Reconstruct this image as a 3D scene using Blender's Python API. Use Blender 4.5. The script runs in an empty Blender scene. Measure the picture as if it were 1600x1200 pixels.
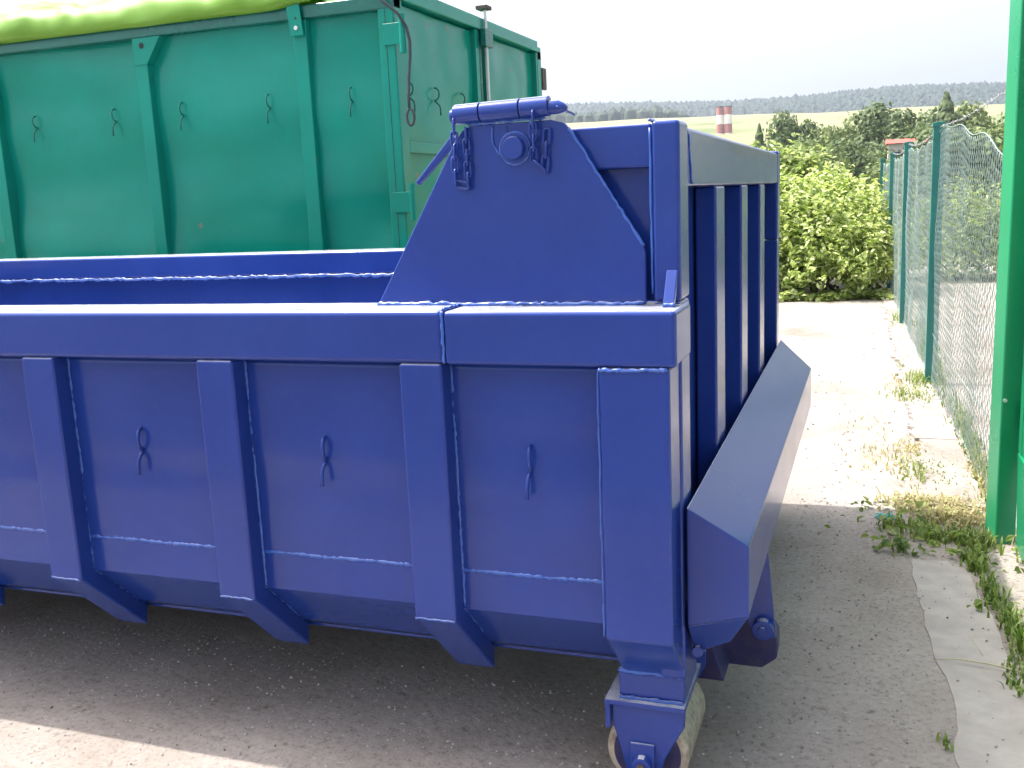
import bpy, math, random
from mathutils import Vector, Matrix, noise
R = math.radians
random.seed(7)
S = bpy.context.scene
# ---------------------------------------------------------------- camera
cam_d = bpy.data.cameras.new('camera'); cam = bpy.data.objects.new('camera', cam_d)
S.collection.objects.link(cam); S.camera = cam
cam_d.sensor_width = 36; cam_d.lens = 1541.76/1600*36; cam_d.clip_start = .05; cam_d.clip_end = 20000
_r = ((0.94131984, -0.02185686, 0.3368074), (0.33462923, 0.19066918, -0.92285889), (-0.04404797, 0.98141099, 0.18679463))
CAM = Vector((0.33406, -1.82359, 1.38166))
cam.matrix_world = Matrix.Translation(CAM) @ Matrix(_r).to_4x4()
S.render.resolution_x = 1024; S.render.resolution_y = 768
# ---------------------------------------------------------------- light
SUN = Vector((-.55, .012, 1)).normalized()
EL = math.asin(SUN.z); AZ = math.atan2(SUN.x, SUN.y)
W = bpy.data.worlds.new('World'); S.world = W; W.use_nodes = True
nt = W.node_tree; sky = nt.nodes.new('ShaderNodeTexSky'); sky.sky_type = 'NISHITA'; sky.sun_disc = False
sky.sun_elevation = EL; sky.sun_rotation = AZ; sky.air_density = 1.0; sky.dust_density = 9.0; sky.ozone_density = 1.0; sky.altitude = 300
bg = nt.nodes['Background']; bg.inputs[1].default_value = .15
hsv = nt.nodes.new('ShaderNodeHueSaturation'); hsv.inputs['Saturation'].default_value = .5; hsv.inputs['Value'].default_value = 1.15
nt.links.new(sky.outputs[0], hsv.inputs['Color']); nt.links.new(hsv.outputs[0], bg.inputs[0])
sd = bpy.data.lights.new('sun', 'SUN'); sd.energy = 3.3; sd.angle = R(.53); sd.color = (1, .955, .88)
so = bpy.data.objects.new('sun', sd); S.collection.objects.link(so); so.rotation_euler = SUN.to_track_quat('Z', 'Y').to_euler()
S.view_settings.view_transform = 'Standard'; S.view_settings.look = 'None'; S.view_settings.gamma = 1
S.view_settings.exposure = 1.32
S.render.engine = 'CYCLES'
S.cycles.max_bounces = 8; S.cycles.diffuse_bounces = 4; S.cycles.glossy_bounces = 4; S.cycles.transparent_max_bounces = 12

# ---------------------------------------------------------------- helpers
C = S.collection
class MB:
    def __init__(s): s.v = []; s.f = []
    def add(s, vs, fs):
        n = len(s.v); s.v += [tuple(v) for v in vs]; s.f += [tuple(i+n for i in f) for f in fs]; return s
    def box(s, x0, x1, y0, y1, z0, z1):
        vs = [(x, y, z) for x in (x0, x1) for y in (y0, y1) for z in (z0, z1)]
        return s.add(vs, [(0,1,3,2), (4,6,7,5), (0,4,5,1), (2,3,7,6), (0,2,6,4), (1,5,7,3)])
    def prism(s, poly, axis, a, b):
        """poly in the two remaining axes (order x,y,z without axis), extruded from a to b"""
        def P(p, t): q = list(p); q.insert(axis, t); return tuple(q)
        n = len(poly); vs = [P(p, a) for p in poly]+[P(p, b) for p in poly]
        fs = [tuple(range(n)), tuple(range(2*n-1, n-1, -1))]+[(i, i+n, (i+1) % n+n, (i+1) % n) for i in range(n)]
        return s.add(vs, fs)
    def tube(s, pts, r, n=8, cap=True):
        pts = [Vector(p) for p in pts]; m = len(pts)
        rs = r if isinstance(r, (list, tuple)) else [r]*m
        vs = []; up = None
        for i, p in enumerate(pts):
            d = (pts[min(i+1, m-1)]-pts[max(i-1, 0)]).normalized()
            if up is None:
                up = Vector((0, 0, 1)) if abs(d.z) < .9 else Vector((1, 0, 0))
            a = d.cross(up)
            if a.length < 1e-5: a = d.orthogonal()
            a.normalize(); b = a.cross(d).normalized(); up = b
            for k in range(n):
                t = 2*math.pi*k/n; vs.append(p+(a*math.cos(t)+b*math.sin(t))*rs[i])
        fs = [(i*n+k, i*n+(k+1) % n, (i+1)*n+(k+1) % n, (i+1)*n+k) for i in range(m-1) for k in range(n)]
        if cap: fs += [tuple(range(n))[::-1], tuple((m-1)*n+k for k in range(n))]
        return s.add(vs, fs)
    def grid(s, nu, nv, fn):
        vs = [fn(i/nu, j/nv) for i in range(nu+1) for j in range(nv+1)]
        fs = [(i*(nv+1)+j, (i+1)*(nv+1)+j, (i+1)*(nv+1)+j+1, i*(nv+1)+j+1) for i in range(nu) for j in range(nv)]
        return s.add(vs, fs)
    def build(s, name, mat, parent=None, bevel=0, smooth=False, segs=2, fixn=True):
        me = bpy.data.meshes.new(name); me.from_pydata(s.v, [], s.f)
        if fixn:
            import bmesh
            bm = bmesh.new(); bm.from_mesh(me); bmesh.ops.recalc_face_normals(bm, faces=bm.faces); bm.to_mesh(me); bm.free()
        if mat: me.materials.append(mat)
        o = bpy.data.objects.new(name, me); C.objects.link(o)
        if parent: o.parent = parent
        if smooth or bevel:
            me.polygons.foreach_set('use_smooth', [True]*len(me.polygons))
            if bevel:
                b = o.modifiers.new('bevel', 'BEVEL'); b.width = bevel; b.segments = segs; b.limit_method = 'ANGLE'; b.angle_limit = R(30); b.harden_normals = True
            elif smooth != 'all':
                me.set_sharp_from_angle(angle=R(35))
        return o
def tag(o, label=None, cat=None, group=None, kind=None):
    if label: o['label'] = label
    if cat: o['category'] = cat
    if group: o['group'] = group
    if kind: o['kind'] = kind
    return o
def empty(name, loc=(0, 0, 0)):
    o = bpy.data.objects.new(name, None); C.objects.link(o); o.location = loc; o.empty_display_size = .2; return o
def shift(root):
    """give a thing's children local coordinates relative to its base"""
    for ch in root.children: ch.matrix_parent_inverse = Matrix.Translation(-Vector(root.location))
def copy_tree(o, parent=None):
    c = o.copy(); C.objects.link(c); c.parent = parent
    if parent: c.matrix_parent_inverse = o.matrix_parent_inverse.copy()
    for ch in list(o.children): copy_tree(ch, c)
    return c
def sm(t): t = max(0, min(1, t)); return t*t*(3-2*t)
def nz(x, y, z=0): return noise.noise(Vector((x, y, z)))
def bead(mb, a, b, r=.0045, step=.007, jit=.0012, n=6):
    """an uneven weld bead from a to b"""
    a = Vector(a); b = Vector(b); L = (b-a).length; m = max(2, int(L/step)); pts = []; rs = []
    for i in range(m+1):
        pts.append(a.lerp(b, i/m)+Vector((random.uniform(-jit, jit), random.uniform(-jit, jit), random.uniform(-jit, jit))))
        rs.append(r*random.uniform(.72, 1.3))
    mb.tube(pts, rs, n)
    return mb

# ---------------------------------------------------------------- materials
def mat(name):
    m = bpy.data.materials.new(name); m.use_nodes = True; t = m.node_tree
    return m, t, t.nodes['Principled BSDF']
def N(t, kind, **kw):
    n = t.nodes.new(kind)
    for k, v in kw.items():
        if k in n.inputs: n.inputs[k].default_value = v
        else: setattr(n, k, v)
    return n
def L(t, a, b): t.links.new(a, b)
def ramp(t, fac, stops):
    r = t.nodes.new('ShaderNodeValToRGB'); e = r.color_ramp.elements
    while len(e) < len(stops): e.new(.5)
    for i, (p, c) in enumerate(stops): e[i].position = p; e[i].color = (*c, 1) if len(c) == 3 else c
    L(t, fac, r.inputs[0]); return r
def coords(t): return t.nodes.new('ShaderNodeNewGeometry').outputs['Position']
def paint(name, c1, c2, rough=.3, dust=(.3, .28, .27), dustamt=.0, spots=0, bump=.12, coat=.0, top_glare=0, spec=.5):
    m, t, b = mat(name); P = coords(t)
    n1 = N(t, 'ShaderNodeTexNoise', Scale=2.2, Detail=5.0, Roughness=.6); L(t, P, n1.inputs['Vector'])
    r1 = ramp(t, n1.outputs[0], [(.35, c1), (.65, c2)]); col = r1.outputs[0]
    n2 = N(t, 'ShaderNodeTexNoise', Scale=38.0, Detail=6.0, Roughness=.7); L(t, P, n2.inputs['Vector'])
    if dustamt:
        d = ramp(t, n2.outputs[0], [(.42, (0, 0, 0)), (.75, (dustamt,)*3)])
        mx = N(t, 'ShaderNodeMixRGB'); L(t, d.outputs[0], mx.inputs[0]); L(t, col, mx.inputs[1]); mx.inputs[2].default_value = (*dust, 1); col = mx.outputs[0]
    if spots:
        v = N(t, 'ShaderNodeTexNoise', Scale=spots, Detail=2.0, Roughness=.5); L(t, P, v.inputs['Vector'])
        d = ramp(t, v.outputs[0], [(.745, (0, 0, 0)), (.77, (.6,)*3)])
        mx = N(t, 'ShaderNodeMixRGB'); L(t, d.outputs[0], mx.inputs[0]); L(t, col, mx.inputs[1]); mx.inputs[2].default_value = (.22, .12, .1, 1); col = mx.outputs[0]
    if top_glare:   # sun glare on level tops, painted in as a patchy pale tint
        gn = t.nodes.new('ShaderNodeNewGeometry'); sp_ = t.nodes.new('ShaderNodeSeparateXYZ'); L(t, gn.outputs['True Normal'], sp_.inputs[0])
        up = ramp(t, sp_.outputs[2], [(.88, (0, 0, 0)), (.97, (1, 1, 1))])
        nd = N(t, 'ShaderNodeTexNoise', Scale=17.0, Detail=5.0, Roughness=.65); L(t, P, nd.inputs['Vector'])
        rd_ = ramp(t, nd.outputs[0], [(.3, (top_glare*.4,)*3), (.65, (top_glare,)*3)])
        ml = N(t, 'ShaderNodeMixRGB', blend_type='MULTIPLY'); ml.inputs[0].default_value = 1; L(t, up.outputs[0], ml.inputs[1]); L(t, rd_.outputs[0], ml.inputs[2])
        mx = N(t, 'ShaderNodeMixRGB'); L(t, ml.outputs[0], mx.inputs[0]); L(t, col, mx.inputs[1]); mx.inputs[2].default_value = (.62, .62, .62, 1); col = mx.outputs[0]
    L(t, col, b.inputs['Base Color'])
    rr = ramp(t, n1.outputs[0], [(.3, (rough*.8,)*3), (.7, (rough*1.25,)*3)]); L(t, rr.outputs[0], b.inputs['Roughness'])
    b.inputs['Specular IOR Level'].default_value = spec; b.inputs['Coat Weight'].default_value = coat; b.inputs['Coat Roughness'].default_value = .12
    n3 = N(t, 'ShaderNodeTexNoise', Scale=240.0, Detail=2.0); L(t, P, n3.inputs['Vector'])
    bp = N(t, 'ShaderNodeBump', Strength=bump, Distance=.0006); L(t, n3.outputs[0], bp.inputs['Height'])
    n4 = N(t, 'ShaderNodeTexNoise', Scale=9.0, Detail=2.0); L(t, P, n4.inputs['Vector'])
    bp2 = N(t, 'ShaderNodeBump', Strength=bump*1.6, Distance=.004); L(t, n4.outputs[0], bp2.inputs['Height']); L(t, bp.outputs[0], bp2.inputs['Normal'])
    L(t, bp2.outputs[0], b.inputs['Normal'])
    return m
def plain(name, c, rough=.6, metal=0, var=.15, scale=20, bump=0):
    m, t, b = mat(name); P = coords(t)
    n1 = N(t, 'ShaderNodeTexNoise', Scale=float(scale), Detail=5.0, Roughness=.65); L(t, P, n1.inputs['Vector'])
    r = ramp(t, n1.outputs[0], [(.3, tuple(x*(1-var) for x in c)), (.7, tuple(min(1, x*(1+var)) for x in c))]); L(t, r.outputs[0], b.inputs['Base Color'])
    b.inputs['Roughness'].default_value = rough; b.inputs['Metallic'].default_value = metal
    if bump:
        bp = N(t, 'ShaderNodeBump', Strength=.6, Distance=bump); L(t, n1.outputs[0], bp.inputs['Height']); L(t, bp.outputs[0], b.inputs['Normal'])
    return m
def leafmat(name, cols, trans=.35, rough=.5, pos=0):
    m, t, b = mat(name)
    g = t.nodes.new('ShaderNodeNewGeometry'); k = len(cols)
    fac = g.outputs['Random Per Island']
    if pos:
        n1 = N(t, 'ShaderNodeTexNoise', Scale=float(pos), Detail=2.0); L(t, g.outputs['Position'], n1.inputs['Vector'])
        mm = N(t, 'ShaderNodeMath', operation='MULTIPLY_ADD'); L(t, n1.outputs[0], mm.inputs[0]); mm.inputs[1].default_value = 1.1; mm.inputs[2].default_value = -.5
        m2 = N(t, 'ShaderNodeMath', operation='MULTIPLY_ADD'); L(t, fac, m2.inputs[0]); m2.inputs[1].default_value = .6; L(t, mm.outputs[0], m2.inputs[2])
        m3 = N(t, 'ShaderNodeMath', operation='ADD'); L(t, m2.outputs[0], m3.inputs[0]); m3.inputs[1].default_value = .2; fac = m3.outputs[0]
    r = ramp(t, fac, [(i/(k-1) if k > 1 else 0, c) for i, c in enumerate(cols)]); L(t, r.outputs[0], b.inputs['Base Color'])
    b.inputs['Roughness'].default_value = rough
    tr = N(t, 'ShaderNodeBsdfTranslucent'); hs = N(t, 'ShaderNodeHueSaturation', Saturation=1.1, Value=1.5); L(t, r.outputs[0], hs.inputs['Color']); L(t, hs.outputs[0], tr.inputs[0])
    mx = N(t, 'ShaderNodeMixShader'); mx.inputs[0].default_value = trans
    L(t, b.outputs[0], mx.inputs[1]); L(t, tr.outputs[0], mx.inputs[2]); L(t, mx.outputs[0], t.nodes['Material Output'].inputs[0])
    return m

BLUE = paint('blue_paint', (.011, .034, .205), (.014, .042, .235), .18, dustamt=.015, coat=.14, bump=.03, top_glare=.95, spec=.3)
DIRTY = paint('grimy_blue_paint', (.014, .016, .07), (.03, .03, .11), .45, dust=(.12, .08, .07), dustamt=.4, bump=.1, spec=.3)
BLUE_EDGE = paint('blue_paint_on_weld', (.02, .08, .34), (.035, .10, .40), .28, bump=.1, coat=.15, top_glare=.8)
GREEN = paint('teal_green_paint', (.001, .205, .145), (.001, .24, .175), .2, spec=.24, dust=(.3, .4, .36), dustamt=.015, spots=6.0, coat=.02, bump=.03)
GREEN_D = paint('dark_green_paint', (.002, .11, .082), (.003, .13, .10), .3, bump=.05)
GATE = paint('bright_green_gate_paint', (.008, .22, .095), (.011, .26, .11), .3, dustamt=.03, bump=.05)
POSTG = paint('green_plastic_coating', (.014, .13, .115), (.018, .16, .14), .32, bump=.05)
STEEL = plain('bare_roller_steel', (.33, .28, .22), .5, .2, .45, 45, .001)
GALV = plain('galvanised_rod', (.55, .58, .56), .35, .7, .1)
RUBBER = plain('black_rubber', (.02, .02, .022), .6)
DARKHOLE = plain('hole_and_gap_shade', (.02, .02, .02), .9)  # flat near-black standing in for the shade inside holes and gaps
ROPE = plain('dark_steel_cable', (.03, .045, .05), .5, .2)
RUST = plain('old_dark_iron', (.09, .07, .06), .7, .3, .4)

# ================================================================= setting
def gz(x, y):
    """height of the yard: a gentle fall away from the camera"""
    return .070*sm((2.0-y)/2.2)+.004*nz(x*1.3, y*1.3)+.0015*nz(x*6, y*6, 3)
def lines(a, b, fine0, fine1, df, growth=1.25):
    out = []; x = fine0
    while x < fine1: out.append(x); x += df
    s = df; x = fine1
    while x < b: out.append(x); s *= growth; x += s
    out.append(b); s = df; x = fine0-df; lo = []
    while x > a: lo.append(x); s *= growth; x -= s
    lo.append(a); return sorted(out+lo)
def sheet(xs, ys, fn):
    m = MB(); ny = len(ys)
    m.v = [fn(x, y) for x in xs for y in ys]
    m.f = [(i*ny+j, (i+1)*ny+j, (i+1)*ny+j+1, i*ny+j+1) for i in range(len(xs)-1) for j in range(ny-1)]
    return m
# ground material: worn concrete and grit
GR, t, b = mat('worn_gritty_concrete'); P = coords(t)
n1 = N(t, 'ShaderNodeTexNoise', Scale=1.1, Detail=7.0, Roughness=.62); L(t, P, n1.inputs['Vector'])
n2 = N(t, 'ShaderNodeTexNoise', Scale=55.0, Detail=6.0, Roughness=.75); L(t, P, n2.inputs['Vector'])
n3 = N(t, 'ShaderNodeTexVoronoi', Scale=130.0); L(t, P, n3.inputs['Vector'])
r1 = ramp(t, n1.outputs[0], [(.3, (.19, .155, .13)), (.45, (.275, .24, .215)), (.55, (.31, .275, .25)), (.7, (.38, .34, .315))])
r2 = ramp(t, n2.outputs[0], [(.30, (.5, .49, .48)), (.46, (.93, .93, .93)), (.72, (1.15, 1.13, 1.12))])
mu = N(t, 'ShaderNodeMixRGB', blend_type='MULTIPLY'); mu.inputs[0].default_value = 1; L(t, r1.outputs[0], mu.inputs[1]); L(t, r2.outputs[0], mu.inputs[2])
r3 = ramp(t, n3.outputs['Color'], [(0, (.55, .55, .55)), (.12, (1, 1, 1)), (.9, (1, 1, 1)), (1, (1.7, 1.65, 1.6))])
mu2 = N(t, 'ShaderNodeMixRGB', blend_type='MULTIPLY'); mu2.inputs[0].default_value = .8; L(t, mu.outputs[0], mu2.inputs[1]); L(t, r3.outputs[0], mu2.inputs[2])
# dark cracks and dirt lines
n5 = N(t, 'ShaderNodeTexNoise', Scale=14.0, Detail=8.0, Roughness=.8); L(t, P, n5.inputs['Vector'])
r5 = ramp(t, n5.outputs[0], [(.34, (.42, .39, .37)), (.41, (1, 1, 1))])
mu3 = N(t, 'ShaderNodeMixRGB', blend_type='MULTIPLY'); mu3.inputs[0].default_value = .8; L(t, mu2.outputs[0], mu3.inputs[1]); L(t, r5.outputs[0], mu3.inputs[2])
L(t, mu3.outputs[0], b.inputs['Base Color']); b.inputs['Roughness'].default_value = .9
ad = N(t, 'ShaderNodeMath', operation='ADD'); L(t, n2.outputs[0], ad.inputs[0]); L(t, n5.outputs[0], ad.inputs[1])
bp = N(t, 'ShaderNodeBump', Strength=.7, Distance=.005); L(t, ad.outputs[0], bp.inputs['Height']); L(t, bp.outputs[0], b.inputs['Normal'])
xs = lines(-45, 45, -3.2, 3.2, .06); ys = lines(-45, 15.5, -.6, 11.0, .06)
tag(sheet(xs, ys, lambda x, y: (x, y, gz(x, y))).build('ground', GR, smooth='all', fixn=False), kind='structure')
# smooth concrete strips on the right
CONC = plain('smooth_pale_concrete', (.34, .305, .285), .9, 0, .16, 9, .002)
def strip(pts_l, pts_r, name, h, m=CONC, seed=0, nj=6):
    mb = MB(); n = len(pts_l); rows = []
    for i in range(n):
        (xl, yl), (xr, yr) = pts_l[i], pts_r[i]
        row = []
        for j in range(nj+1):
            u = j/nj; x = xl+(xr-xl)*u; y = yl+(yr-yl)*u
            row.append((x, y, gz(x, y)+h+.002*nz(x*4, y*4, seed)))
        rows.append(row)
    top = [p for r in rows for p in r]; mb.v = top[:]; k = nj+1
    mb.f = [(i*k+j, (i+1)*k+j, (i+1)*k+j+1, i*k+j+1) for i in range(n-1) for j in range(nj)]
    # skirts
    ring = [i*k for i in range(n)]+[(n-1)*k+j for j in range(1, k)]+[i*k+nj for i in range(n-2, -1, -1)]+[j for j in range(nj-1, 0, -1)]
    base = len(mb.v); mb.v += [(mb.v[i][0], mb.v[i][1], mb.v[i][2]-h-.03) for i in ring]; q = len(ring)
    mb.f += [(ring[i], ring[(i+1) % q], base+(i+1) % q, base+i) for i in range(q)]
    return mb.build(name, m, smooth=True)
rr = random.Random(3)
yy = [-1.2+i*.09 for i in range(36)]
def lerp3(y, pts):
    for (a, xa), (b_, xb) in zip(pts[:-1], pts[1:]):
        if a <= y <= b_: return xa+(xb-xa)*(y-a)/(b_-a)
    return pts[0][1] if y < pts[0][0] else pts[-1][1]
yy = [-1.2+i*.045 for i in range(70)]
Lp = [(lerp3(y, [(-1, .55), (.5, .555), (.75, .575), (1.0, .54), (1.95, .50)])+.012*nz(y*5, 5)+.003*rr.uniform(-1, 1), y) for y in yy]
Rp = [(lerp3(y, [(-1, .77), (.75, .765), (1.2, .735), (1.95, .685)])+.014*nz(y*4, 9)+.003*rr.uniform(-1, 1), y) for y in yy]
tag(strip(Lp, Rp, 'path', .004), kind='structure')
kerb_i = 0; y = 2.55
while y < 10.6:
    ln = rr.uniform(.8, 1.25); n = 26
    yy = [y+ln*i/n for i in range(n+1)]
    xl = lambda q: .61-.012*(q-2.5)+.06*nz(q*2.1, 2)+.03*nz(q*9, 4)+.018*rr.uniform(-1, 1)
    Lp = [(xl(q), q) for q in yy]; Rp = [(.83-.022*(q-2.5)+.01*rr.uniform(-1, 1), q) for q in yy]
    o = strip(Lp, Rp, 'kerb', .018, GR, seed=kerb_i); tag(o, kind='structure')
    y += ln+.012; kerb_i += 1

REFL_DARK = plain('dark_reflection_tone', (.10, .09, .088), .85, 0, .3, 60, .003)  # for an unseen sheet added behind the camera to darken reflections and bounce
xs = lines(-45, 45, -3, 3, .5); ys = [-45, -30, -20, -12, -8, -6, -4.5, -3.5, -2.7, -2.1]
tag(sheet(xs, ys, lambda x, y: (x, y+(.06*nz(x*.9, 2) if y > -2.2 else 0), gz(x, y)+.012)).build('unseen_dark_sheet', REFL_DARK, smooth='all', fixn=False), kind='structure')
# terrain beyond the yard: valley, field slope, wooded ridge
def ridge_z(x): return 178-.030*(x-0)*.95+6*math.sin(x/260.)+4*math.sin(x/97.+1)
def terr(x, y):
    if y < 16: return -.12
    d = y
    z = -.12-6*sm((d-16)/60.)
    z += 6*sm((d-230)/150.)
    top = 72.5-.028*x*.9
    if d > 230:
        z += (top)*sm((d-260)/1500.*1.0)*0+top*(max(0, min(1, (d-260)/840.))**1.1)
    if d > 1100: z -= 20*sm((d-1100)/300.)
    if d > 1400: z += (ridge_z(x)-top+20-6)*sm((d-1400)/900.)
    if d > 2500: z -= 60*sm((d-2500)/900.)
    return z+(1.5*nz(x/90, y/90) if d > 100 else 0)
FIELD, t, b = mat('stubble_and_meadow'); P = coords(t)
n1 = N(t, 'ShaderNodeTexNoise', Scale=.006, Detail=4.0); L(t, P, n1.inputs['Vector'])
r1 = ramp(t, n1.outputs[0], [(.38, (.10, .13, .035)), (.46, (.18, .18, .075)), (.6, (.22, .21, .10))])
n2 = N(t, 'ShaderNodeTexNoise', Scale=.05, Detail=6.0, Roughness=.7); L(t, P, n2.inputs['Vector'])
r2 = ramp(t, n2.outputs[0], [(.3, (.75, .8, .7)), (.7, (1.1, 1.1, 1.1))])
mu = N(t, 'ShaderNodeMixRGB', blend_type='MULTIPLY'); mu.inputs[0].default_value = 1; L(t, r1.outputs[0], mu.inputs[1]); L(t, r2.outputs[0], mu.inputs[2]); L(t, mu.outputs[0], b.inputs['Base Color']); b.inputs['Roughness'].default_value = .95
xs = lines(-4000, 4000, -60, 60, 6, 1.12); ys = lines(-4000, 4200, 10, 60, 4, 1.06)
tag(sheet(xs, ys, lambda x, y: (x, y, terr(x, y))).build('terrain', FIELD, smooth='all', fixn=False), kind='structure')
# wooded slopes, canopy as many rounded crowns
FAR = leafmat('distant_forest_leaves', [(.013, .028, .016), (.022, .042, .022), (.035, .056, .028)], 0.0, .9)
def canopy(name, x0, x1, y0, y1, sp, hfun, seed, cr):
    q = random.Random(seed); mb = MB(); y = y0
    ico = [(0, 0, 1), (.89, 0, .45), (.28, .85, .45), (-.72, .53, .45), (-.72, -.53, .45), (.28, -.85, .45), (1.0, .3, -.6), (-.1, 1.05, -.6), (-1.05, 0, -.6), (-.1, -1.05, -.6), (.9, -.6, -.6)]
    icf = [(0, 1, 2), (0, 2, 3), (0, 3, 4), (0, 4, 5), (0, 5, 1), (1, 6, 2), (2, 6, 7), (2, 7, 3), (3, 7, 8), (3, 8, 4), (4, 8, 9), (4, 9, 5), (5, 9, 10), (5, 10, 1), (1, 10, 6)]
    while y < y1:
        x = x0
        while x < x1:
            px = x+q.uniform(-.6, .6)*sp; py = y+q.uniform(-.6, .6)*sp
            h = hfun(px, py)
            if h is not None:
                r = cr*q.uniform(.6, 1.3); hh = r*q.uniform(.9, 1.7); a = q.uniform(0, 6.3); ca, sa = math.cos(a), math.sin(a)
                mb.add([(px+r*(ca*v[0]-sa*v[1])*q.uniform(.85, 1.15), py+r*(sa*v[0]+ca*v[1]), h+hh*v[2]*q.uniform(.85, 1.2)) for v in ico], icf)
            x += sp
        y += sp*1.2
    return mb.build(name, FAR, fixn=False)
tag(canopy('far_forest', -1000, 520, 1600, 2420, 10, lambda x, y: terr(x, y)+4, 11, 6.3), kind='stuff')
def nearf(x, y):
    e = -215+18*nz(x/40, y/40)
    if x < e and y < 1250: return terr(x, 1100)+3+(y-1120)*.02
    return None
tag(canopy('hillside_forest', -560, -200, 1120, 1240, 11, nearf, 12, 7.5), kind='stuff')

# ================================================================= vegetation
def leaf(mb, p, n, s, q, w=.5):
    """a folded leaf of six points at p, facing n"""
    n = n.normalized(); a = n.orthogonal().normalized(); an = q.uniform(0, 6.28)
    a = (a*math.cos(an)+n.cross(a)*math.sin(an)).normalized(); b = n.cross(a)
    f = n*(s*.12)
    vs = [p-a*s*.5, p-a*s*.12+b*s*w*.5+f, p+a*s*.25+b*s*w*.4+f, p+a*s*.55-n*s*.1, p+a*s*.25-b*s*w*.4+f, p-a*s*.12-b*s*w*.5+f]
    mb.add(vs, [(0, 1, 2, 3), (0, 3, 4, 5)])
def clump(mb, p, n, s, q):
    n = n.normalized(); a = n.orthogonal().normalized(); an = q.uniform(0, 6.28)
    a = (a*math.cos(an)+n.cross(a)*math.sin(an)).normalized(); b = n.cross(a)
    mb.add([p-a*s*.5-b*s*.2*q.random(), p+b*s*.45, p+a*s*.5+n*s*.15, p-b*s*.4*q.uniform(.5, 1)], [(0, 1, 2, 3)])
def rdir(q):
    z = q.uniform(-1, 1); a = q.uniform(0, 6.283); r = math.sqrt(1-z*z); return Vector((r*math.cos(a), r*math.sin(a), z))
BUSHM = leafmat('yellow_green_leaves', [(.09, .14, .035), (.24, .31, .08), (.42, .49, .17), (.62, .66, .40)], .5, .38)
BUSHD = leafmat('mid_green_leaves', [(.09, .14, .045), (.27, .34, .11), (.47, .51, .26)], .45, .33)
BARK = plain('grey_brown_bark', (.12, .09, .065), .9, 0, .3, 30, .004)
def bush(label, lobes, n, ls, m, seed, base, group=None, w=.5, loose=0):
    q = random.Random(seed); root = empty('leafy_bush', base)
    fol = MB(); st = MB(); tot = sum(l[3]*l[4]*l[5] for l in lobes)
    for (cx, cy, cz, rx, ry, rz) in lobes:
        k = int(n*rx*ry*rz/tot)
        # twigs leading out, leaves on and around them
        for _ in range(k//14+1):
            d = rdir(q)
            if d.z < -.45: d.z *= -1
            rad = q.uniform(.62, 1.1)*(1+.22*nz(d.x*2.3+cx, d.y*2.3+cy, d.z*2.3))
            e = Vector((cx+d.x*rx*rad, cy+d.y*ry*rad, max(.05, cz+d.z*rz*rad)))
            tip = (Vector((d.x, d.y, d.z*.6+.5))).normalized()
            ln = q.uniform(.12, .3) if q.random() > .12 else q.uniform(.3, .5)
            for i in range(14):
                u = i/13; p = e+tip*ln*(u-.35)+rdir(q)*ls*.75
                leaf(fol, p, (d*.55+rdir(q)*.75+Vector((0, 0, .65))), ls*q.uniform(.55, 1.2), q, w)
        for _ in range(3):
            b0 = Vector((cx+q.uniform(-.3, .3)*rx, cy+q.uniform(-.3, .3)*ry, 0)); d = rdir(q); d.z = abs(d.z)+.3; d.normalize()
            pe = Vector((cx+d.x*rx*.9, cy+d.y*ry*.9, cz+d.z*rz*.9))
            st.tube([b0, b0.lerp(pe, .5)+rdir(q)*.08, pe], [.018, .012, .004], 5)
    fol.build('foliage', m, root, fixn=False); st.build('stems', BARK, root, smooth='all')
    shift(root); tag(root, label, 'bush', group)
    return root
bush('big rounded yellow-green bush at the end of the concrete yard, beside the wire fence',
     [(-.15, 10.95, .30, .72, .62, .34), (-.75, 11.0, .30, .6, .6, .34), (.35, 10.85, .26, .32, .5, .3), (-1.4, 11.1, .35, .6, .6, .4), (-.15, 11.1, .5, .62, .75, .62), (.28, 10.95, .42, .42, .6, .5), (-.62, 11.3, .62, .6, .8, .7), (-.2, 11.7, .85, .7, .6, .55), (.15, 11.6, .62, .5, .5, .62), (-1.3, 11.5, .55, .7, .8, .7)], 36000, .075, BUSHM, 21, (-.2, 11.1, 0))
bush('taller pale shrub with loose shoots rising behind the big yellow-green bush',
     [(-.95, 12.5, 1.45, .30, .3, .40), (-.5, 12.55, 1.45, .22, .25, .36), (-.75, 12.6, 1.1, .5, .5, .5), (-.4, 12.7, 1.15, .42, .45, .42), (-1.4, 12.8, 1.0, .7, .6, .6), (-.05, 12.9, .9, .4, .4, .45)], 9500, .10, BUSHD, 22, (-.7, 12.7, 0))
bush('dark leafy shrub growing behind the mesh of the wire fence',
     [(1.3, 12.9, .22, .9, .5, .30), (2.3, 12.9, .22, .9, .5, .3), (3.4, 13.0, .25, 1.0, .5, .3), (1.5, 13.2, .55, .8, .7, .55), (2.6, 13.5, .6, .9, .7, .7), (3.8, 13.6, .7, .9, .7, .8)], 16000, .08, BUSHD, 23, (2.2, 13.4, 0))
q = random.Random(31); mb = MB()
for _ in range(2200):
    x = q.uniform(-2.0, .62); y = 10.3+.35*nz(x*1.7, 1)+abs(q.gauss(0, .35)); leaf(mb, Vector((x, y, gz(x, y)+q.uniform(.01, .06+.22*abs(nz(x*3, 7))))), rdir(q)+Vector((0, 0, 1.2)), q.uniform(.05, .1), q, .7)
tag(mb.build('ground_cover', BUSHM, fixn=False), 'low leaves creeping out from the foot of the big bush', 'ground cover', kind='stuff')

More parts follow.
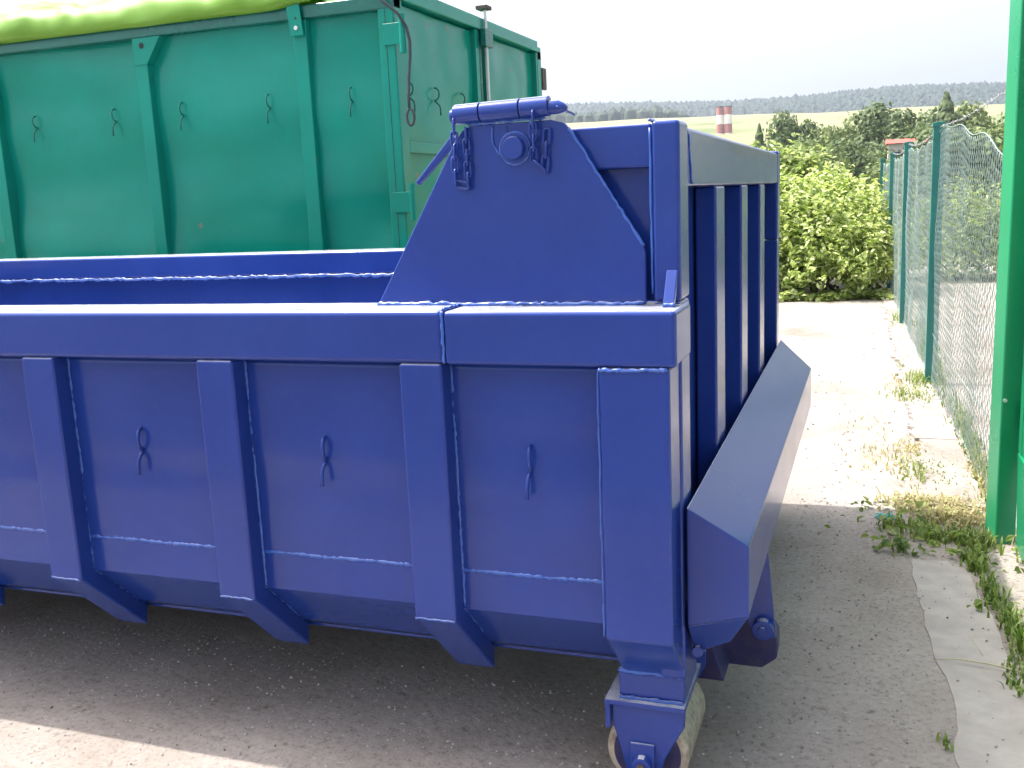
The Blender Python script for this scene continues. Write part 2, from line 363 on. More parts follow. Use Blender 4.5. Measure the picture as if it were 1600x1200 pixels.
TM = [leafmat('tree_leaves_olive', [(.07, .11, .035), (.13, .18, .055), (.20, .24, .09)], .25, .7),
      leafmat('tree_leaves_dark', [(.045, .08, .03), (.085, .13, .045), (.14, .18, .065)], .25, .7)]
def crown_mesh(seed, conifer=False):
    q = random.Random(seed); f = MB(); t = MB()
    t.tube([(0, 0, 0), (.05, 0, .35), (-.03, .03, .7)], [.055, .035, .012], 7)
    if conifer:
        for _ in range(2600):
            z = q.random()**.8; r = (1-z)*.62*(.6+.4*abs(math.sin(z*30)))+.015; a = q.uniform(0, 6.28); rr_ = r*math.sqrt(q.uniform(.3, 1))
            clump(f, Vector((math.cos(a)*rr_, math.sin(a)*rr_, .12+z*.9)), Vector((math.cos(a), math.sin(a), .6)), .045, q)
    else:
        lob = [(q.uniform(-.26, .26), q.uniform(-.26, .26), q.uniform(.38, .80), q.uniform(.13, .24)) for _ in range(13)]
        for (x, y, z, r) in lob:
            t.tube([(0, 0, .3), (x*.5, y*.5, (.3+z)*.5), (x, y, z)], [.022, .014, .005], 5)
            for _ in range(330):
                d = rdir(q)
                if d.z < -.3 and q.random() < .6: continue
                rad = r*q.uniform(.7, 1.08)*(1+.25*nz(d.x*3+x*9, d.y*3, d.z*3))
                clump(f, Vector((x, y, z))+d*rad, d+rdir(q)*.6, .045*q.uniform(.6, 1.3), q)
    return f, t
protos = []
for i, (sd_, con) in enumerate([(41, 0), (42, 0), (43, 0), (44, 1)]):
    f, t = crown_mesh(sd_, con); protos.append((f, t))
treemeshes = {}
def tree(label, x, y, top, wid, kind, m, rz):
    base = terr(x, y); h = top-base
    root = empty('conifer_tree' if kind == 3 else 'deciduous_tree', (x, y, base)); root.scale = (wid/.72, wid/.72, h/1.0); root.rotation_euler.z = rz
    key = (kind, m)
    if key not in treemeshes:
        f, t = protos[kind]; a = f.build('crown', TM[m], root, fixn=False); b_ = t.build('trunk', BARK, root, smooth='all'); treemeshes[key] = (a, b_)
    else:
        for o in treemeshes[key]: c = o.copy(); C.objects.link(c); c.parent = root
    tag(root, label, 'tree', 'trees along the valley beyond the yard')
TREES = [
 ('round dark tree just right of the two striped chimneys', -15.7, 178, 10.6, 6.5, 0, 1),
 ('slim pointed conifer close behind the striped chimneys', -17.0, 170, 9.6, 4, 3, 1),
 ('tall rounded tree standing against the pale stubble field', -11.9, 180, 13.9, 7.0, 1, 1),
 ('lower olive tree left of the broad double-crowned tree', -7.7, 174, 10.6, 6.5, 2, 0),
 ('broad olive tree with light top left of the highest dark crown', -3.4, 182, 13.6, 8.5, 0, 0),
 ('large dense tree with the widest dark crown above the fence posts', 4.0, 178, 14.4, 9.5, 1, 1),
 ('green tree filling the gap right of the widest dark crown', 8.6, 186, 12.3, 6.5, 2, 0),
 ('pointed conifer rising above its neighbours over the second fence post', 11.6, 176, 12.9, 7.5, 3, 1),
 ('conifer a little lower than the pointed one beside it', 14.6, 181, 11.6, 7.0, 3, 1),
 ('pale olive tree with a smooth round top beside the gate post', 17.0, 178, 13.9, 8.0, 0, 0),
 ('dark tree half hidden behind the green gate post', 22.5, 172, 12.8, 7.5, 1, 1),
 ('small grey-green tree low in front of the stubble field', -12.8, 140, 6.6, 6.0, 2, 1),
 ('low spreading tree above the middle of the big bush', -6.8, 132, 6.4, 7.5, 1, 0),
 ('low dark tree behind the farthest fence post', -1.4, 135, 6.8, 7.0, 0, 1),
 ('bushy tree behind the small house with the red roof', 4.8, 150, 8.6, 8.0, 2, 1),
 ('low clump of a tree hiding the walls of the small house', 3.9, 128, 4.0, 6.5, 1, 0),
 ('dark tree seen through the top of the wire mesh', 10.0, 130, 7.4, 8.0, 1, 1),
 ('wide low tree behind the sagging wire at the right', 15.6, 128, 7.0, 8.0, 0, 0),
]
for i, (lb, x, y, top, wd, k, m_) in enumerate(TREES): tree(lb, x, y, top+1.2, wd*1.4, k, m_, i*1.7)
# low woodland filling the valley
def wood(x, y): return terr(x, y)+2.6+3.2*(nz(x/9, y/9, 4)+.5)
q = random.Random(51); mb = MB(); y = 60
while y < 235:
    x = -.36*y-4
    while x < .20*y+6:
        px, py = x+q.uniform(-1.5, 1.5), y+q.uniform(-1.5, 1.5); h = (2.2+2.6*q.random()) if y < 110 else (4+4.5*q.random()); r = q.uniform(1.7, 3.0); z0 = terr(px, py)
        for _ in range(85):
            d = rdir(q); d.z = abs(d.z)
            clump(mb, Vector((px+d.x*r, py+d.y*r, z0+h*(.25+.75*d.z)*q.uniform(.8, 1.05))), d+rdir(q)*.5, q.uniform(.4, .8), q)
        x += 4.2
    y += 9
tag(mb.build('woodland', TM[1], fixn=False), 'low mass of bushes and young trees covering the valley floor', 'woodland', kind='stuff')

# ---------------------------------------------------------------- distant buildings
ch_m, t, b = mat('red_and_white_bands'); tc = t.nodes.new('ShaderNodeTexCoord'); sx = t.nodes.new('ShaderNodeSeparateXYZ'); L(t, tc.outputs['Object'], sx.inputs[0])
mm = N(t, 'ShaderNodeMath', operation='DIVIDE'); L(t, sx.outputs[2], mm.inputs[0]); mm.inputs[1].default_value = 54.
r = ramp(t, mm.outputs[0], [(0, (.75, .72, .70)), (.27, (.36, .14, .12)), (.46, (.36, .14, .12)), (.68, (.36, .14, .12))]); r.color_ramp.interpolation = 'CONSTANT'
e = r.color_ramp.elements; e[0].position = 0; e[1].position = .12; e[2].position = .43; e[2].color = (.75, .72, .70, 1); e[3].position = .74
L(t, r.outputs[0], b.inputs['Base Color']); b.inputs['Roughness'].default_value = .8
for i, (x, lb) in enumerate([(-96.5, 'left of the two red and white banded chimneys far behind the blue container'), (-91.1, 'right of the two red and white banded chimneys far behind the blue container')]):
    c0 = empty('banded_chimney', (x, 700, terr(x, 700)-2)); H = 54.3-(terr(x, 700)-2); k = H/54.
    sh = MB().tube([(0, 0, 0), (0, 0, H*.5), (0, 0, H-.01)], [2.75, 2.6, 2.4], 20).build('stack', ch_m, c0, smooth=True); 
    MB().tube([(0, 0, H), (0, 0, H+.6)], [2.5, 2.5], 20).build('rim', RUST, c0, smooth=True)
    mm.inputs[1].default_value = H
    tag(c0, lb, 'chimney', 'pair of banded chimneys')
ROOF = plain('red_tiles', (.55, .09, .07), .7, 0, .15, 2); PLAST = plain('pale_plaster', (.6, .57, .5), .9); WIN = plain('dark_window_glass', (.03, .04, .05), .1)
hx, hy = 2.5, 138.; hz = terr(hx, hy)
h0 = empty('small_house', (hx, hy, hz)); zt = 5.9-hz
MB().box(0, 5.2, 0, 6, 0, zt).build('wall', PLAST, h0)
MB().prism([(-.4, zt), (6.4, zt), (5.2, zt+.5), (3.0, zt+.6), (.8, zt+.5)], 0, -.35, 5.6).build('roof', ROOF, h0)
for wx in (.7, 3.2):
    MB().box(wx, wx+1.1, -.04, 0, zt-2.4, zt-1.1).build('window', WIN, h0)
tag(h0, 'small pale house with a low red roof among the trees left of a fence post', 'house')

# ================================================================= blue container
BC = empty('roll_off_container', (-2.5, 1.25, .055))
tag(BC, 'low open blue steel roll-off container with ribbed sides and a high end wall', 'container')
kids = []
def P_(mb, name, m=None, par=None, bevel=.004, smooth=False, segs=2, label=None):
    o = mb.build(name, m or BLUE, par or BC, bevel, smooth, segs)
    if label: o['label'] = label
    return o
WD = 2.505
def mir(p): return WD-p
XL = -5.1
for side in (0, 1):
    Y = (lambda y: y) if side == 0 else mir
    # top rail: two lengths butted with a weld
    rl = MB().box(XL, -.4765, *sorted((Y(0), Y(.16))), 1.05, 1.161)
    r1 = P_(rl, 'top_rail', bevel=.012, segs=3)
    rl = MB().box(-.4755, 0 if side == 0 else -.035, *sorted((Y(-.003), Y(.163))), 1.049, 1.159)
    r2 = P_(rl, 'top_rail', bevel=.010, segs=3)
    wb = MB(); bead(wb, (-.476, Y(-.001), 1.052), (-.476, Y(-.001), 1.158), .0035); bead(wb, (-.476, Y(.01), 1.162), (-.476, Y(.15), 1.160), .0035)
    P_(wb, 'weld_seam', BLUE_EDGE, r1, bevel=0, smooth='all')
    # side sheet, dented a little
    mb = MB()
    prof = [(.09, 1.05), (.09, .485), (.2, .375), (.205, .37)]
    def dent_at(x, z, side=side):
        return (.0035*nz(x*1.7, z*4.5, side*5)+.0022*nz(x*.8, z*11., 8+side))*min(1, (1.05-z)/.06)
    def side_fn(u, v, Y=Y):
        x = XL+(0.0-.06-XL)*u
        if v <= .7: z = 1.05-(1.05-.50)*v/.7; y = .05
        else: w = (v-.7)/.3; z = .50-.15*w; y = .05+.15*w
        return (x, Y(y+dent_at(x, z)), z)
    mb.grid(300, 40, side_fn)
    sp = P_(mb, 'side_panel', bevel=0, smooth=True); so_ = sp.modifiers.new('thick', 'SOLIDIFY'); so_.thickness = .004
    # long seam near the foot of the sheet
    if side == 0:
        wb = MB()
        for (a, b_) in [(-.487, -.152), (-.995, -.582), (-1.50, -1.09), (-2.0, -1.6)]:
            
            m_ = int((b_-a)/.006); pts = [(a+(b_-a)*i/m_, .0485+dent_at(a+(b_-a)*i/m_, .588)+random.uniform(-.0006, .0006), .588+random.uniform(-.001, .001)+.002*nz(i*.05, a)) for i in range(m_+1)]
            wb.tube(pts, [.0045*random.uniform(.75, 1.3) for _ in pts], 6)
        P_(wb, 'weld_seam', BLUE_EDGE, sp, bevel=0, smooth='all')
    else:
        wb = MB(); x = XL
        bead(wb, (XL, Y(.158), 1.046), (-.3, Y(.158), 1.046), .0085, .016, .004)
        P_(wb, 'weld_seam', BLUE_EDGE, sp, bevel=0, smooth='all')
    # ribs
    rx = [-.582, -1.09, -1.598]+[-1.598-.508*k for k in range(1, 7)]
    for k, x in enumerate(rx):
        poly = [(Y(0), 1.05), (Y(0), .486), (Y(.212), .274), (Y(.221), .329), (Y(.05), .50), (Y(.05), 1.05)]
        rb = P_(MB().prism(poly, 0, x, x+.098), 'rib', bevel=.006)
        if k < 4:
            wb = MB(); bead(wb, (x+.1, Y(.0475), 1.045), (x+.1, Y(.0475), .503), .0038, .008); bead(wb, (x+.1, Y(.048), .50), (x+.1, Y(.19), .358), .003, .008)
            bead(wb, (x+.003, Y(0), .486), (x+.095, Y(0), .486), .0022, .008)
            P_(wb, 'weld_seam', BLUE_EDGE, rb, bevel=0, smooth='all')
    # corner post
    poly = [(Y(0), 1.048), (Y(0), .486), (Y(.14), .346), (Y(.23), .346), (Y(.10), .476), (Y(.10), 1.048)]
    cp = P_(MB().prism(poly, 0, -.154, -.014-.03*side), 'corner_post', bevel=.006)
    wb = MB(); bead(wb, (-.152, Y(-.001), 1.044), (-.02, Y(-.001), 1.046), .0042, .006, .002); bead(wb, (-.155, Y(.001), 1.04), (-.156, Y(.001), .49), .0016, .02)
    P_(wb, 'weld_seam', BLUE_EDGE, cp, bevel=0, smooth='all')
    # roller housing under the corner post
    ft = MB(); ft.box(-.162, -.018, *sorted((Y(.138), Y(.30))), .287, .350); P_(ft, 'foot_block', bevel=.003)
    fl = MB(); fl.box(-.192, -.014, *sorted((Y(.118), Y(.34))), .274, .286); fl.box(-.192, -.180, *sorted((Y(.122), Y(.16))), .215, .2735); P_(fl, 'foot_flange', bevel=.002)
    wb = MB(); bead(wb, (-.16, Y(.134), .352), (-.02, Y(.134), .352), .0055); bead(wb, (-.16, Y(.134), .289), (-.02, Y(.134), .289), .004); P_(wb, 'weld_seam', BLUE_EDGE, BC, bevel=0, smooth='all')
    pl = MB().prism([(-.178, .2735), (-.016, .2735), (-.018, .235), (-.062, .15), (-.075, .10), (-.145, .10), (-.160, .16), (-.178, .225)], 1, *sorted((Y(.132), Y(.144))))
    rp = P_(pl, 'roller_plate', bevel=.003)
    pp = MB().prism([(-.138, .185), (-.083, .185), (-.083, .10), (-.138, .10)], 1, *sorted((Y(.124), Y(.1318)))); P_(pp, 'doubler_plate', bevel=.002, par=rp)
    bs = MB().tube([(-.111, Y(.131), .137), (-.111, Y(.108), .137)], [.024, .021], 20); P_(bs, 'axle_boss', bevel=.002, par=rp)
    nt_ = MB().tube([(-.111, Y(.110), .137), (-.111, Y(.104), .137)], [.011, .011], 6); P_(nt_, 'nut', RUST, rp, bevel=0, smooth=True)
    rw = MB(); ya, yb = .165, .415
    rw.tube([(-.108, Y(ya), .142), (-.108, Y(ya+.0005), .142), (-.108, Y(ya+.008), .142), (-.108, Y((ya+yb)/2), .142), (-.108, Y(yb-.008), .142), (-.108, Y(yb), .142)], [.06, .087, .093, .093, .093, .086], 40)
    ro_ = P_(rw, 'roller', STEEL, bevel=0, smooth=True)
    P_(MB().tube([(-.108, Y(ya-.003), .142), (-.108, Y(ya-.0005), .142)], .076, 36), 'roller_end', DIRTY, ro_, bevel=.001)
    hc = MB().prism([(-.178, .2735), (-.016, .2735), (-.018, .235), (-.062, .15), (-.145, .15), (-.178, .225)], 1, *sorted((Y(.425), Y(.437)))); P_(hc, 'roller_plate', bevel=.003)
    # raised gable plate on the rail with the hinge tube
    gp = MB().prism([(-.672, 1.160), (-.468, 1.500), (-.452, 1.518), (-.432, 1.527), (-.262, 1.527), (-.236, 1.520), (-.218, 1.500), (-.081, 1.274), (-.0775, 1.262), (-.0775, 1.160)], 1, *sorted((Y(.100), Y(.114))))
    g_ = P_(gp, 'gable_plate', bevel=.003)
    wb = MB(); bead(wb, (-.67, Y(.096), 1.163), (-.08, Y(.096), 1.161), .005, .009, .0025); bead(wb, (-.08, Y(.1), 1.275), (-.225, Y(.1), 1.508), .0028, .01)
    bead(wb, (-.385, Y(.098), 1.522), (-.385, Y(.098), 1.485), .002, .006)
    bead(wb, (-.385, Y(.098), 1.485), (-.372, Y(.098), 1.466), .002, .006); bead(wb, (-.372, Y(.098), 1.466), (-.352, Y(.098), 1.462), .002, .006)
    bead(wb, (-.44, Y(.098), 1.529), (-.27, Y(.098), 1.531), .003, .006, .002)
    P_(wb, 'weld_seam', BLUE_EDGE, g_, bevel=0, smooth='all')
    cr = MB(); cr.box(-.3545, -.3535, *sorted((Y(.0992), Y(.101))), 1.492, 1.525); P_(cr, 'plate_joint', DARKHOLE, g_, bevel=0)
    # inner short upper side with its top beam
    us = MB().box(-.41, -.066, *sorted((Y(.150), Y(.158))), 1.162, 1.43); P_(us, 'upper_side_panel', bevel=0)
    ub = MB().box(-.41, -.066, *sorted((Y(.122), Y(.20))), 1.425, 1.509); P_(ub, 'upper_beam', bevel=.006)
    # hinge tube in three knuckles
    ks = [(-.463, -.408), (-.4055, -.323), (-.3205, -.262)]
    for (a, b_) in ks:
        P_(MB().tube([(a, Y(.096), 1.549+.0035*(a+.463)/.2), (b_, Y(.096), 1.549+.0035*(b_+.463)/.2)], .0200, 28), 'hinge_knuckle', bevel=.0015)
    P_(MB().tube([(-.472, Y(.096), 1.546), (-.4635, Y(.096), 1.546)], .0145, 20), 'hinge_pin', bevel=.002)
    P_(MB().tube([(-.2615, Y(.096), 1.5495), (-.245, Y(.096), 1.549), (-.232, Y(.096), 1.547), (-.226, Y(.096), 1.546)], [.0142, .0138, .009, .004], 18), 'hinge_pin', bevel=0, smooth=True)
    P_(MB().tube([(-.240, Y(.075), 1.548), (-.236, Y(.096), 1.545), (-.220, Y(.125), 1.535)], .0025, 6), 'split_pin', bevel=0, smooth='all')
    # bolt boss
    bo = P_(MB().tube([(-.338, Y(.1), 1.476), (-.338, Y(.092), 1.476)], .031, 30), 'bolt_boss', bevel=.002)
    P_(MB().tube([(-.338, Y(.092), 1.476), (-.338, Y(.078), 1.476)], [.0235, .0225], 28), 'bolt_head', bevel=.003, par=bo)
    wb = MB(); pts = [(-.338+.031*math.cos(a*.2), Y(.098), 1.476+.031*math.sin(a*.2)) for a in range(32)]
    wb.tube(pts, [.0035*random.uniform(.7, 1.3) for _ in pts], 6, False); P_(wb, 'weld_seam', BLUE_EDGE, bo, bevel=0, smooth='all')
    # lever behind the gable plate
    lv = MB(); a = Vector((-.628, .25, 1.418)); b_ = Vector((-.53, .25, 1.515)); d = (b_-a).normalized(); nn = Vector((-d.z, 0, d.x))*.009
    ps = [a-nn*.5, b_-nn, b_+nn, a+nn*.6]; lv.prism([(p.x, p.z) for p in ps], 1, *sorted((Y(.245), Y(.262)))); 
    P_(lv, 'locking_lever', bevel=.003)
    # chains
    def link(mb, p, ax, up, ln=.031, wd=.0105, r=.0028):
        ax = ax.normalized(); s = up.cross(ax).normalized(); pts = []
        for k in range(20):
            a = 2*math.pi*k/20; cx = math.cos(a); sy = math.sin(a)
            pts.append(p+ax*((ln/2-wd/2)*(1 if cx > 0 else -1)*min(1, abs(cx)*3)+cx*wd/2)+s*sy*wd*.62)
        pts.append(pts[0]); mb.tube(pts, r, 6, False)
    def chain(path):
        mb = MB(); i = 0
        for a, b_ in zip(path[:-1], path[1:]):
            a = Vector(a); b_ = Vector(b_); m_ = max(1, round((b_-a).length/.0245)); d = (b_-a)
            for k in range(m_):
                p = a.lerp(b_, (k+.5)/m_); u = Vector((0, 1, 0)) if i % 2 else Vector((.95, .3, 0))
                if abs(d.normalized().dot(u.normalized())) > .8: u = Vector((0, 1, 0)) if i % 2 else Vector((0, .2, 1))
                link(mb, p, d, u); i += 1
        return mb
    P_(chain([(-.462, Y(.083), 1.538), (-.468, Y(.090), 1.412), (-.440, Y(.090), 1.405), (-.440, Y(.091), 1.518)]), 'chain', bevel=0, smooth='all')
    P_(chain([(-.292, Y(.078), 1.540), (-.297, Y(.090), 1.448), (-.275, Y(.090), 1.428), (-.268, Y(.091), 1.508)]), 'chain', bevel=0, smooth='all')
    # post of the end wall above the rail
    ep = MB().box(-.064, -.009, *sorted((Y(.104), Y(.206))), 1.1635, 1.512); P_(ep, 'end_wall_post', bevel=.009, segs=3)
    wb = MB(); bead(wb, (-.066, Y(.108), 1.5), (-.066, Y(.108), 1.18), .0025, .02, .0008); bead(wb, (-.066, Y(.104), 1.513), (-.064, Y(.19), 1.513), .003); P_(wb, 'weld_seam', BLUE_EDGE, BC, bevel=0, smooth='all')
    # little lug on the rail's end
    lg = MB().prism([(Y(.050), 1.158), (Y(.066), 1.158), (Y(.110), 1.222), (Y(.098), 1.227)], 0, -.036, -.014); P_(lg, 'lug', bevel=.002)
    wb = MB(); bead(wb, (-.034, Y(.055), 1.163), (-.012, Y(.055), 1.163), .005, .005, .001); P_(wb, 'weld_seam', BLUE_EDGE, BC, bevel=0, smooth='all')
    # tarp hooks on the side sheet
    for hx in (-.316, -.799, -1.302, -1.81, -2.32, -2.83):
        pts = []
        for k in range(15):
            a = math.pi*(k/14); pts.append((hx+.004*math.sin(a), Y(.048+dent_at(hx, .85)-.021*math.sin(a)), .848+.026*math.cos(a)))
        pts += [(hx, Y(.0455), .817), (hx-.002, Y(.036), .809), (hx-.002, Y(.028), .798), (hx-.003, Y(.026), .782), (hx-.003, Y(.026), .764)]
        P_(MB().tube(pts, .0046, 8), 'tarp_hook', bevel=0, smooth='all')
# end wall between the two posts (outer face x=-.01)
ew = MB().box(-.0725, -.068, .2, WD-.2, .34, 1.45); P_(ew, 'end_panel', bevel=0)
P_(MB().box(-.064, -.0105, .206, WD-.206, 1.385, 1.503), 'end_header', bevel=.009, segs=3)
wb = MB(); bead(wb, (-.009, .215, 1.49), (-.009, .245, 1.39), .002, .01, .001); P_(wb, 'weld_seam', BLUE_EDGE, BC, bevel=0, smooth='all')
for a, b_ in [(.106, .205), (WD-.205, WD-.106)]: P_(MB().box(-.064, -.0100, a, b_, .36, 1.1625), 'end_stile', bevel=.007, segs=3)
for y0 in (.612, 1.125, 1.645): P_(MB().box(-.064, -.0115, y0, y0+.148, .36, 1.3845), 'end_rib', bevel=.007, segs=3)
# bumper beam across the foot of the end wall
prof = [(-.003, .743), (.122, .670), (.122, .519), (-.003, .486)]
bm_ = MB().prism([(p[0], p[1]) for p in prof], 1, .100, WD-.100)
bm_.v = [(x, y, z if y < 1 or x < .1 else {.670: .622, .519: .462}[z]) for x, y, z in bm_.v]; P_(bm_, 'bumper', bevel=.003)
def lowcap(Y):
    v = [(-.003, Y(.100), .4855), (.122, Y(.100), .5185), (.078, Y(.155), .435), (.018, Y(.185), .395), (-.003, Y(.165), .41)]
    w = [(x, Y(0)+((.35) if Y(0) < 1 else -.35), z) for (x, y, z) in v]
    n = 5; return MB().add(v+w, [tuple(range(n)), tuple(range(2*n-1, n-1, -1))]+[(i, (i+1) % n, (i+1) % n+n, i+n) for i in range(n)])
for Y in ((lambda y: y), mir):
    lo = 0 if Y(0) < 1 else .3
    P_(lowcap(Y), 'bumper_end', bevel=.003)
    P_(MB().tube([(.008, Y(.150), .405), (.008, Y(.180), .405)], .0125, 16), 'hinge_pin', bevel=.002)
    if lo: P_(MB().prism([(XL, .16), (.03, .16), (.03, .285), (XL, .285)], 1, *sorted((Y(.60), Y(.68)))), 'skid_beam', DIRTY, bevel=.004); continue
    P_(MB().prism([(.092, .462), (.118, .505), (.136, .30), (.136, .27), (.085, .27), (.06, .33)], 1, *sorted((Y(.545+lo), Y(.557+lo)))), 'latch_bracket', bevel=.002)
    lb = P_(MB().tube([(.108, Y(.520+lo), .298), (.108, Y(.5445+lo), .298)], [.026, .026], 24), 'latch_roller', bevel=.003)
    P_(MB().tube([(.108, Y(.512+lo), .298), (.108, Y(.5195+lo), .298)], .012, 12), 'bolt_head', bevel=.001, par=lb)
    # longitudinal skid beam
    P_(MB().prism([(XL, .16), (.10, .16), (.137, .19), (.137, .245), (.11, .285), (XL, .285)], 1, *sorted((Y(.60), Y(.68)))), 'skid_beam', DIRTY, bevel=.004)
    P_(MB().prism([(-.075, .275), (-.03, .335), (.020, .172), (-.075, .172)], 1, *sorted((Y(.48), Y(.599)))), 'gusset', DIRTY, bevel=.003)
P_(MB().box(XL, -.075, .186, WD-.186, .366, .376), 'floor', bevel=0)
for ya in (.235, WD-.275): P_(MB().box(XL, -.165, ya, ya+.04, .318, .352), 'floor_beam', bevel=.004)
for k in range(10): P_(MB().box(-.30-k*.508, -.24-k*.508, .27, WD-.27, .345, .3655), 'cross_member', bevel=.004)
P_(MB().box(XL-.004, XL-.0005, .1, WD-.1, .36, 1.05), 'tailgate', bevel=0)
for y0 in (.25, .85, 1.45, 2.05): P_(MB().box(XL-.06, XL-.0045, y0, y0+.1, .36, 1.1), 'end_rib', bevel=.005)
shift(BC)

# ================================================================= green container
GC = empty('tall_container', (-4.8, 4.3, 0))
tag(GC, 'tall teal green steel container with double doors, covered by a lime tarpaulin', 'container')
def G_(mb, name, m=None, par=None, bevel=.004, smooth=False, segs=2):
    return mb.build(name, m or GREEN, par or GC, bevel, smooth, segs)
X0, X1, Y0, Y1, ZT = -7.9, -2.03, 3.103, 5.62, 2.445
for side in (0, 1):
    Yp = Y0+.052 if side == 0 else Y1-.052
    def gdent(x, z, side=side): return .042*nz(x*.8, z*1.5, side*7)+.018*nz(x*1.7, z*2.9, 2)+.0015*nz(x*6, z*5, 2)
    if side == 0: gd0 = gdent
    def pf(u, v, Yp=Yp, side=side):
        x = X0+.03+(X1-.08-X0-.03)*u; z = .3+(2.40-.3)*v
        d = .042*nz(x*.8, z*1.5, side*7)+.018*nz(x*1.7, z*2.9, 2)+.0015*nz(x*6, z*5, 2)
        return (x, Yp+(d if side == 0 else -d), z)
    G_(MB().grid(240, 90, pf), 'side_panel', bevel=0, smooth='all')
    ya, yb = (Y0, Y0+.09) if side == 0 else (Y1-.09, Y1)
    G_(MB().box(X0, X1, ya-.006, yb, 2.375, ZT), 'top_rail', GREEN_D, bevel=.008)
    G_(MB().box(X0, X1, ya, yb, .25, .36), 'bottom_rail', bevel=.005)
    for k, x in enumerate([-2.645, -3.71, -4.885, -5.96, -7.03]):
        G_(MB().box(x, x+.085, ya, yb, .361, 2.374), 'post', bevel=.006)
        if k == 1:
            gy = (ya-.005, ya+.055) if side == 0 else (yb-.055, yb+.005)
            gg = G_(MB().prism([(x-.003, 2.374), (x+.195, 2.374), (x+.087, 2.225), (x-.003, 2.225)], 1, *gy), 'gusset', bevel=.002)
            if side == 0: G_(MB().tube([(x+.062, ya-.0055, 2.33), (x+.062, ya-.006, 2.33)], .017, 16), 'hole', DARKHOLE, gg, bevel=0)
    G_(MB().box(-2.125, X1, ya-.002, yb, .25, ZT+.03), 'corner_post', bevel=.008)
# flat strap that ties the tarpaulin bow to the third post
st = G_(MB().prism([(-2.690, 2.60), (-2.60, 2.60), (-2.575, 2.44), (-2.56, 2.285), (-2.64, 2.285), (-2.655, 2.44)], 1, Y0-.030, Y0-.018), 'strap', bevel=.002)
G_(MB().tube([(-2.602, Y0-.036, 2.325), (-2.602, Y0-.030, 2.325)], .012, 10), 'bolt', GALV, st, bevel=0, smooth=True)
G_(MB().tube([(-2.602, Y0-.0312, 2.375), (-2.602, Y0-.030, 2.375)], .007, 10), 'hole', DARKHOLE, st, bevel=0)
def hook_path(x, y, z, sgn_y=-1, along='y', s=1.25):
    pts = []
    for k in range(15):
        a = math.pi*k/14; o = .024*s*math.sin(a); pts.append((o, .028*s*math.cos(a)))
    pts += [(.002, -.034*s), (.012*s, -.042*s), (.024*s, -.054*s), (.027*s, -.07*s), (.027*s, -.098*s)]
    return [((x, y-o, z+h) if along == 'y' else (x+o, y, z+h)) for o, h in pts]
for hx in (-4.56, -3.945, -3.44, -2.84, -2.33, -5.3, -6.4, -7.4):
    G_(MB().tube(hook_path(hx, Y0+.047+gd0(hx, 1.92, 0), 1.965), .0042, 8), 'tarp_hook', GREEN_D, bevel=0, smooth='all')
# end with two door leaves
for (a, b_, nm) in [(3.165, 4.335, 0), (4.475, 5.565, 1)]:
    def df(u, v, a=a, b_=b_):
        y = a+.03+(b_-a-.06)*u; z = .4+(2.42-.4)*v
        return (X1-.045+.010*nz(y*2, z*2, 4)+.005*nz(y*5, z*4, 6), y, z)
    lf = G_(MB().grid(60, 90, df), 'door', bevel=0, smooth='all')
    fr = MB(); fr.box(X1-.075, X1-.004, a, a+.05, .36, 2.43); fr.box(X1-.075, X1-.004, b_-.06, b_, .36, 2.43)
    fr.box(X1-.075, X1-.005, a+.051, b_-.061, .36, .43); fr.box(X1-.0751, X1-.0045, a+.051, b_-.061, 1.64, 1.70)
    G_(fr, 'door_frame', par=lf, bevel=.005)
    for k, (yy_, zz) in enumerate([(3.30, 1.985), (3.655, 1.985), (4.05, 1.985)] if nm == 0 else [(4.75, 1.985), (5.1, 1.985)]):
        G_(MB().tube(hook_path(X1-.035, yy_, zz, along='x'), .005, 8), 'tarp_hook', GREEN_D, lf, bevel=0, smooth='all')
G_(MB().box(X1-.09, X1+.006, Y0+.091, Y1-.091, 2.432, 2.51), 'end_header', bevel=.007)
G_(MB().box(X1-.09, X1+.004, Y0+.091, Y1-.091, .25, .355), 'end_sill', bevel=.007)
for y in (4.34, 4.435): G_(MB().box(X1-.05, X1-.0045, y, y+.035, .36, 2.431), 'door_stop', GREEN_D, bevel=.004)
rd = G_(MB().tube([(X1+.02, 4.405, .4), (X1+.02, 4.405, 2.56)], .010, 16), 'locking_rod', GALV, bevel=0, smooth=True)
G_(MB().box(X1-.03, X1+.05, 4.365, 4.455, 2.56, 2.585), 'rod_head', RUST, rd, bevel=.004)
G_(MB().box(X1+.008, X1+.045, 4.33, 4.47, 2.33, 2.44), 'rod_guide', GREEN_D, rd, bevel=.005)
for z in (2.175, 1.305, .6):
    hg = G_(MB().box(-2.095, -1.995, Y0-.012, Y0-.003, z+.015, z+.125), 'hinge', bevel=.003)
    G_(MB().tube([(-1.985, Y0-.004, z-.03), (-1.985, Y0-.004, z+.17)], .018, 16), 'hinge_knuckle', par=hg, bevel=.003)
G_(MB().box(-2.0825, -2.079, Y0-.0028, Y0-.0015, .5, 2.44), 'door_gap', DARKHOLE, bevel=0)
G_(MB().box(X1-.02, X1+.01, Y1+.001, Y1+.09, 2.17, 2.33), 'far_hinge', RUST, bevel=.006)
pts = [(-2.28, 3.06, 2.56), (-2.10, 3.06, 2.435), (-1.985, 3.06, 2.335), (-1.955, 3.09, 2.27), (-1.945, 3.10, 2.20), (-1.947, 3.095, 2.12), (-1.955, 3.08, 2.02), (-1.96, 3.075, 1.92), (-1.957, 3.07, 1.86)]
mb = MB(); mb.tube(pts, .0085, 8); lp = [(-1.957+.022*math.sin(a*.45)+.004, 3.07, 1.815+.042*math.cos(a*.45)) for a in range(15)]; mb.tube(lp, .0075, 8)
